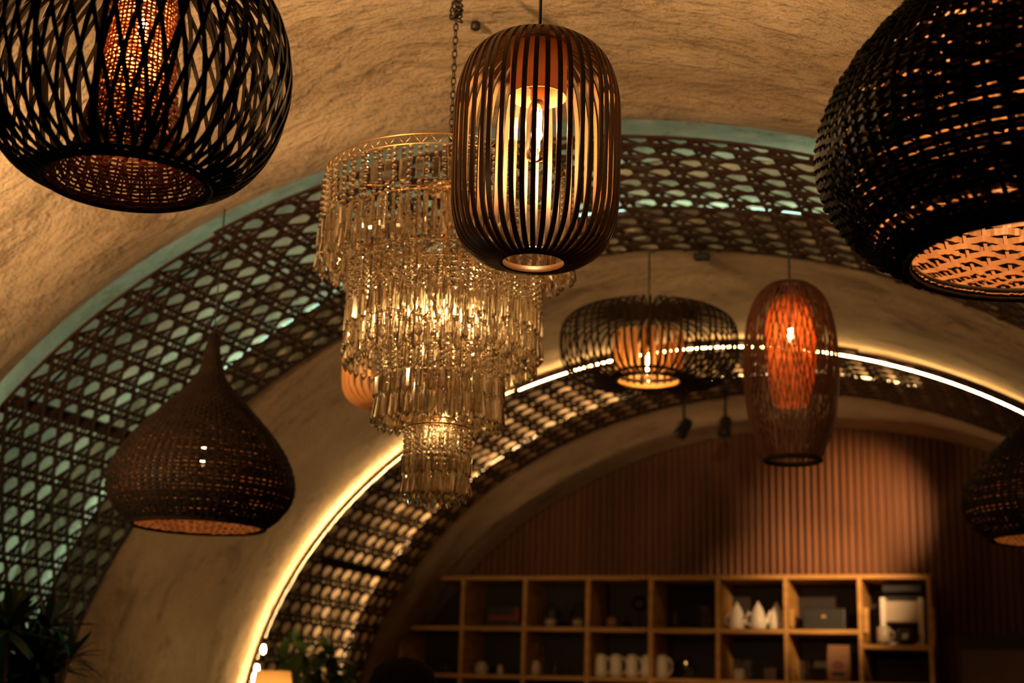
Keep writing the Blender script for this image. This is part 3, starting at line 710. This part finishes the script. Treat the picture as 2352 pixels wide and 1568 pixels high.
# round glass vessel on stand
gv = thing('glass_siphon', 'round clear glass coffee vessel on a small stand in the third compartment', 'coffee maker', (X(1455), YF + .12, z2 + T))
mb = MB(); mb.ball((0, 0, .15), .045, 20, 14); mb.build('globe', M['glass'], gv)
mb = MB(); mb.lathe([(.0004, 0), (.045, 0), (.045, .008), (.006, .012), (.005, .105), (.0004, .105)], 20); mb.build('stand', M['iron'], gv)
ag = lathe_item('amber_jar', 'small amber jar left of the round glass vessel', 'jar', [(0, 0), (.03, 0), (.032, .05), (.02, .065), (.0004, .07)], M['rattan_in'], 1395, z2)
# dark machine with red trim
bx = thing('storage_tin', 'dark box with red trim in the first compartment', 'box', (X(1150), YF + .14, z2 + T))
mb = MB(); mb.box((-.12, -.08, 0), (.10, .08, .13)); mb.build('body', M['dark'], bx, smooth=False, bevel=.004)
mb = MB(); mb.box((-.10, -.09, .045), (.07, -.081, .065)); mb.box((.07, -.09, .04), (.10, -.081, .115)); mb.build('red_trim', M['red'], bx, smooth=False)
# bottles, fourth compartment
lathe_item('bottle', 'dim grey bottle in the fourth top compartment', 'bottle', [(0, 0), (.022, 0), (.024, .08), (.010, .105), (.009, .135), (.0004, .137)], M['glass'], 1542, z2)
lathe_item('carafe', 'dim glass carafe right of the grey bottle', 'carafe', [(0, 0), (.045, 0), (.05, .03), (.02, .09), (.018, .12), (.03, .14), (.0004, .141)], M['glass'], 1612, z2)
b2 = thing('black_case', 'flat black case in the sixth top compartment', 'case', (X(1888), YF + .14, z2 + T))
mb = MB(); mb.box((-.12, -.07, 0), (.12, .07, .125)); mb.build('body', M['dark'], b2, smooth=False, bevel=.006)
mb = MB(); mb.box((-.012, -.074, .07), (.012, -.070, .085)); mb.build('latch', M['brass'], b2, smooth=False)
# right compartment
cm = thing('coffee_machine', 'white coffee machine standing in the last compartment at right', 'coffee machine', (X(2068), YF + .16, z2r + T))
mb = MB(); mb.box((-.10, -.05, .13), (.10, .08, .25)); mb.build('tank', M['cream'], cm, smooth=False, bevel=.01)
for sx in (-.105, .105):
    mb = MB(); mb.box((sx - .016, -.06, .0), (sx + .016, .07, .27)); mb.build('side_column', M['white'], cm, smooth=False, bevel=.008)
mb = MB(); mb.box((-.12, -.07, 0), (.12, .09, .02)); mb.build('base', M['white'], cm, smooth=False, bevel=.006)
mb = MB(); mb.box((-.11, -.03, .30), (.11, .08, .35)); mb.box((-.11, .05, .25), (.11, .08, .30)); mb.build('lid', M['dark'], cm, smooth=False, bevel=.005)
mg = lathe_item('mug', 'cream mug with a dark mark in front of the coffee machine', 'mug', [(0, .012), (.036, .012), (.038, .02), (.038, .095), (.034, .10), (.034, .03), (.0004, .03)], M['cream'], 2027, z2r, y=YF + .05)
handle(mg, .036, .03, .08, .022, .005, M['cream'])
kt = lathe_item('dark_kettle', 'dark grey kettle in front of the coffee machine', 'kettle', [(0, 0), (.042, 0), (.05, .03), (.052, .08), (.045, .088), (.0004, .092)], M['dark'], 2078, z2r, y=YF + .06)
handle(kt, .048, .02, .075, .022, .005, M['dark']); mb = MB(); mb.box((-.016, -.054, .03), (.016, -.050, .06)); mb.build('label', M['cream'], kt, smooth=False)
# lower row
sb = thing('hourglass_bottle', 'square cream bottle with a narrow glass neck on the lower row', 'bottle', (X(1691), YF + .08, z3 + T))
mb = MB(); mb.box((-.032, -.02, .0), (.032, .02, .065)); mb.build('body', M['cream'], sb, smooth=False, bevel=.01)
mb = MB(); mb.lathe([(.010, .065), (.009, .085), (.022, .10), (.018, .12), (.0004, .125)], 20); mb.build('stopper', M['glass'], sb)
gr = thing('coffee_grinder', 'small brown wooden coffee grinder beside the square cream bottle', 'coffee grinder', (X(1762), YF + .1, z3 + T))
mb = MB(); mb.box((-.035, -.035, 0), (.035, .035, .07)); mb.build('box', M['wood'], gr, smooth=False, bevel=.004)
mb = MB(); mb.lathe([(.03, .07), (.026, .085), (.008, .095), (.0004, .1)], 20); mb.tube([(0, 0, .095), (-.05, 0, .105), (-.052, 0, .125)], .004, 6); mb.build('crank', M['iron'], gr)
lathe_item('tall_vase', 'slim grey glass vase left of the kraft bag', 'vase', [(0, 0), (.024, 0), (.022, .07), (.030, .12), (.028, .12), (.02, .07), (.0004, .01)], M['glass'], 1850, z3)
kb = thing('kraft_coffee_bag', 'brown paper coffee bag with round dark print standing on the lower row', 'paper bag', (X(1921), YF + .07, z3 + T))
mb = MB(); v = []; 
for zq, wx, dy in ((0, .060, .035), (.06, .062, .038), (.15, .061, .026), (.19, .060, .006), (.205, .060, .003)): v += [(-wx, -dy, zq), (wx, -dy, zq), (wx, dy, zq), (-wx, dy, zq)]
mb.add(v, [(3, 2, 1, 0)] + [(i * 4 + k, i * 4 + (k + 1) % 4, i * 4 + 4 + (k + 1) % 4, i * 4 + 4 + k) for i in range(4) for k in range(4)] + [(16, 17, 18, 19)]); mb.build('bag', M['kraft'], kb, smooth=False)
mb = MB(); an = np.arange(20) * 2 * PI / 20; mb.add([(.032 * math.cos(a), -.0375 + .0, .092 + .026 * math.sin(a)) for a in an] + [(.032 * math.cos(a), -.034, .092 + .026 * math.sin(a)) for a in an], [tuple(range(20))[::-1]] + [(i, (i + 1) % 20, 20 + (i + 1) % 20, 20 + i) for i in range(20)]); o = mb.build('round_print', M['maroon'], kb, smooth=False); o.location = (0, .0, 0)
mb = MB(); mb.box((-.034, -.042, .035), (.034, -.036, .055)); mb.build('dark_label', M['ink'], kb, smooth=False)
ln = thing('jar_with_highlight', 'glass jar with a glowing piece as its highlight on the lower row', 'candle holder', (X(1566), YF + .1, z3 + T))
mb = MB(); mb.lathe([(.0004, 0), (.028, 0), (.03, .005), (.008, .02), (.008, .06), (.026, .075), (.028, .125), (.026, .125), (.0004, .07)], 20); mb.build('holder', M['glass'], ln)
mb = MB(); mb.lathe([(.0004, .085), (.005, .09), (.006, .105), (.0004, .12)], 10); mb.build('glass_highlight', emis('glass_highlight', (1, .55, .15), 5), ln)  # glowing piece stands in for the highlight on the glass
for px, h, rr, m, lb in ((1628, .06, .02, 'glass', 'little glass tumbler beside the right divider of its lower compartment'), (1580, .075, .018, 'glass', 'narrow glass right of the jar with the highlight'),
        (1097, .075, .042, 'cream', 'pale rounded sugar bowl in the first lower compartment'), (1140, .06, .02, 'cream', 'small pale cup, left of a pair in the first lower compartment'), (1167, .06, .018, 'glass', 'small glass, right of the pale cup'),
        (1193, .11, .026, 'glass', 'glass jar against the divider in the first lower compartment'), (1222, .09, .03, 'cream', 'squat cream jar at left in the second lower compartment'), (1245, .075, .018, 'glass', 'thin glass beside the squat cream jar'),
        (1266, .10, .022, 'glass', 'tall glass at the right of the second lower compartment'), (1015, .085, .03, 'glass', 'dim glass at the far left end of the lower row')):
    lathe_item('cup' if rr < .021 else 'jar', lb, 'cup' if rr < .021 else 'jar', [(0, 0), (rr * .8, 0), (rr, h * .3), (rr, h * .7), (rr * .7, h * .85), (rr * .75, h), (.0004, h)], M[m], px, z3)

# ------------------------------------------------------------------ dark cabinet at the right, under the slats
p0 = on_y(2200, 1455, 8.3); mb = MB(); xr = max(p0[0] + .15, .72); mb.box((p0[0], 8.3, 0), (xr, 8.8, p0[2])); t = thing('dark_cabinet', 'dark cabinet at the bottom right beside the display shelf', 'cabinet')
mb.build('carcass', M['darkback'], t, smooth=False, bevel=.004)
q0 = on_y(2190, 1490, 8.28); mb = MB(); mb.box((q0[0] + .04, 8.28, .1), (xr - .03, 8.3, q0[2])); mb.build('door', M['wood'], t, smooth=False, bevel=.004)

# ------------------------------------------------------------------ table lamp, bottom left, with string bulbs
p = W(625, 1590, 6.0); tl = thing('table_lamp', 'cream table lamp shade at the bottom edge below the farther arch', 'table lamp', (p[0], p[1], p[2] - .35))
zt = zat(p[:2], 1540) - p[2] + .35
mb = MB(); mb.lathe([(.095, zt - .16), (.072, zt), (.071, zt), (.094, zt - .16)], 36); mb.build('lamp_shade', M['shade'], tl)
mb = MB(); mb.lathe([(.0004, 0), (.06, 0), (.05, .015), (.01, .03), (.01, zt - .1), (.0004, zt - .1)], 24); mb.build('base', M['brass'], tl)
mb = MB(); mb.ball((0, 0, zt - .07), .025, 14, 10); mb.build('bulb', M['filament_dim'], tl); light('table_lamp_light', (0, 0, zt - .06), 4, WARM, .03, tl)
st = thing('side_table', 'dark side table carrying the cream table lamp', 'table', (p[0], p[1], 0)); zt2 = p[2] - .35
mb = MB(); mb.lathe([(.0004, zt2 - .03), (.25, zt2 - .03), (.25, zt2), (.0004, zt2)], 40); mb.build('table_top', M['wood'], st)
mb = MB(); mb.lathe([(.0004, 0), (.16, 0), (.15, .02), (.025, .04), (.025, zt2 - .03), (.0004, zt2 - .03)], 24); mb.build('pedestal', M['iron'], st)
for (px, py, lb) in ((605, 1490, 'small bright bulb low on the farther arch, topmost of three'), (590, 1535, 'small bright bulb just left of the table lamp shade, middle of three'), (584, 1556, 'small bright bulb left of the table lamp, lowest of three')):
    q = W(px, py, 6.55); bb = thing('string_light_bulb', lb, 'light bulb', tuple(q), 'string of bulbs beside the table lamp')
    mb = MB(); mb.lathe([(.0004, -.024), (.009, -.016), (.011, 0), (.006, .018), (.0004, .02)], 12); mb.build('glass', M['filament_dim'], bb)
    mb = MB(); mb.lathe([(.0004, .04), (.006, .04), (.007, .018), (.0004, .018)], 10); mb.build('cap', M['black'], bb)
q0, q1, q2 = W(606, 1470, 6.55), W(592, 1525, 6.55), W(583, 1580, 6.55)
mb = MB(); mb.tube([vault(-1.15, 6.62, -.02), q0, q1, q2, q2 + np.array([0, 0, -.5])], .003, 6); tag(mb.build('light_string_cable', M['black']), 'thin dark cable carrying small bulbs beside the table lamp', 'cable')

# ------------------------------------------------------------------ plants
def leaf(mb, base, d, L_, wd, droop, up=np.array([0, 0, 1.0])):
    d = np.array(d, float); d /= np.linalg.norm(d); sd = np.cross(d, up); sd /= np.linalg.norm(sd) + 1e-6
    t = np.linspace(0, 1, 8); P = np.array(base) + np.outer(t * L_, d) + np.outer(-droop * t ** 2 * L_, up)
    wv = wd * np.sin(PI * np.clip(t * .93 + .05, 0, 1)) ** .8
    Lp = P + sd * wv[:, None] / 2; Rp = P - sd * wv[:, None] / 2; Cc = P + np.array([0, 0, -.12]) * wv[:, None]
    v = np.stack([Lp, Cc, Rp], 1).reshape(-1, 3)
    mb.add(v, [(i * 3 + k, i * 3 + k + 1, i * 3 + 4 + k, i * 3 + 3 + k) for i in range(7) for k in range(2)])
def fan_plant(name, label, base, crowns, m, potr=.16):
    r = thing(name, label, 'plant', (base[0], base[1], 0)); B = np.array([base[0], base[1], 0])
    mb = MB(); mb.lathe([(.0004, 0), (potr * .8, 0), (potr, .3), (potr * .93, .3), (potr * .9, .26), (.0004, .26)], 28); mb.build('pot', M['dark'], r)
    for (cx, cy, cz, n, L_, wd, dirs) in crowns:
        s_ = MB(); s_.tube([(0, 0, .25), ((cx - B[0]) * .3, (cy - B[1]) * .3, cz * .6), (cx - B[0], cy - B[1], cz)], [.012, .009, .005], 7); s_.build('stem', M['wood'], r)
        f = MB()
        for k in range(n):
            d = dirs(k, n); leaf(f, (cx - B[0], cy - B[1], cz), d, L_ * rng.uniform(.75, 1.1), wd * rng.uniform(.8, 1.1), rng.uniform(.05, .35))
        f.build('leaf_crown', m, r, smooth=False)
    return r
c1 = W(160, 1510, 4.6); b1 = W(40, 1560, 4.6)
fanR = lambda k, n: RV * math.cos(-1.0 + 3.2 * k / n) + UV_ * math.sin(-1.0 + 3.2 * k / n) - FV * rng.uniform(-.3, .3)
cr = [(c1[0], c1[1], c1[2], 15, .13, .022, lambda k, n: fanR(k, n))]
for i in range(11):
    q = W(rng.uniform(-60, 130), rng.uniform(1440, 1580), rng.uniform(4.5, 4.9)); cr.append((q[0], q[1], q[2], 26, .18, .035, lambda k, n: rng.normal(0, 1, 3) + np.array([0, 0, .5])))
fan_plant('palm_plant', 'dark bushy palm with pointed leaves at the bottom left corner', (b1[0], b1[1]), cr, M['leaf'])
b2_ = W(700, 1650, 6.35); cr = []
for px, py in ((650, 1500), (690, 1480), (730, 1510), (770, 1530), (700, 1540), (760, 1490), (800, 1550), (670, 1545)):
    q = W(px, py, 6.35 + rng.uniform(-.1, .1)); cr.append((q[0], q[1], q[2] - .03, 12, .13, .05, lambda k, n: rng.normal(0, 1, 3) + np.array([0, 0, .4])))
fan_plant('leafy_plant', 'dark leafy plant in front of the lower cane of the farther arch', (b2_[0], b2_[1]), cr, M['leaf2'])

# ------------------------------------------------------------------ person: only the crown of the head reaches into the frame
p = W(925, 1585, 4.2); hz = zat(p[:2], 1508) ; HX, HY = p[0], p[1]
ps = thing('person', 'person with black hair, only the top of the head visible at the bottom edge', 'person', (HX, HY, 0))
me = bpy.data.meshes.new('body'); H = hz
V = [(0, 0, H - .80), (0, 0, H - .60), (0, .0, H - .38), (0, 0, H - .29), (0, -.01, H - .22), (0, -.01, H - .10), (-.19, 0, H - .36), (.19, 0, H - .36), (-.24, -.03, H - .64), (.24, -.03, H - .64), (-.16, .2, H - .78), (.16, .2, H - .78), (-.11, 0, H - .85), (.11, 0, H - .85), (-.13, .38, H - .86), (.13, .38, H - .86), (-.13, .40, .06), (.13, .40, .06), (-.13, .52, .04), (.13, .52, .04)]
Rr = [.15, .15, .13, .055, .075, .095, .07, .07, .05, .05, .04, .04, .10, .10, .075, .075, .05, .05, .035, .035]
Ed = [(0, 1), (1, 2), (2, 3), (3, 4), (4, 5), (2, 6), (2, 7), (6, 8), (7, 9), (8, 10), (9, 11), (0, 12), (0, 13), (12, 14), (13, 15), (14, 16), (15, 17), (16, 18), (17, 19)]
me.from_pydata(V, Ed, []); bo = bpy.data.objects.new('body', me); COL.objects.link(bo); bo.parent = ps; me.materials.append(M['cloth'])
sk = bo.modifiers.new('s', 'SKIN'); 
for i, rr in enumerate(Rr): me.skin_vertices[0].data[i].radius = (rr, rr)
me.skin_vertices[0].data[0].use_root = True
ss_ = bo.modifiers.new('ss', 'SUBSURF'); ss_.levels = 2; ss_.render_levels = 2
mb = MB(); pr = [(.004, H), (.05, H - .008), (.085, H - .035), (.102, H - .08), (.104, H - .13), (.095, H - .19), (.08, H - .24)]
mb.lathe(pr, 36)
o = mb.build('hair', M['hair'], ps)
mb = MB(); mb.ball((0, .075, H - .13), .06, 16, 12, (1, 1, 1.4)); mb.build('face', M['skin'], ps)

# small fittings
p = W(1092, 64, 3.35); 
def on_vault(px, py, dr=0):
    d = FV + (px - 1176) / FPX * RV + (784 - py) / FPX * UV_; A_ = d[0] ** 2 + (d[2] / BZ) ** 2; c0 = np.array([-XC, 1.45 - ZC]); B_ = 2 * (d[0] * c0[0] + d[2] * c0[1] / BZ ** 2); C_ = c0[0] ** 2 + (c0[1] / BZ) ** 2 - (S + dr) ** 2
    t = (-B_ + math.sqrt(B_ * B_ - 4 * A_ * C_)) / 2 / A_; return CAM + d * t
q = on_vault(1092, 64, -.02); mb = MB(); mb.lathe([(.0004, .03), (.010, .03), (.014, -.002), (.006, -.008), (.0004, -.008)], 12); tag(mb.build('ceiling_hook_plug', M['iron'], loc=tuple(q)), 'small black plug in the plaster right of the chandelier chain', 'fixing')
q = on_vault(1612, 590, -.03); t = thing('motion_sensor', 'small black sensor on the plaster just below the nearer cane arch', 'sensor', tuple(q))
mb = MB(); mb.box((-.03, -.02, -.012), (.03, .02, .012)); mb.build('housing', M['black'], t, smooth=False, bevel=.004)
mb = MB(); mb.tube([(0, 0, .01), (-.03, 0, .06)], .006, 8); mb.build('bracket', M['iron'], t)
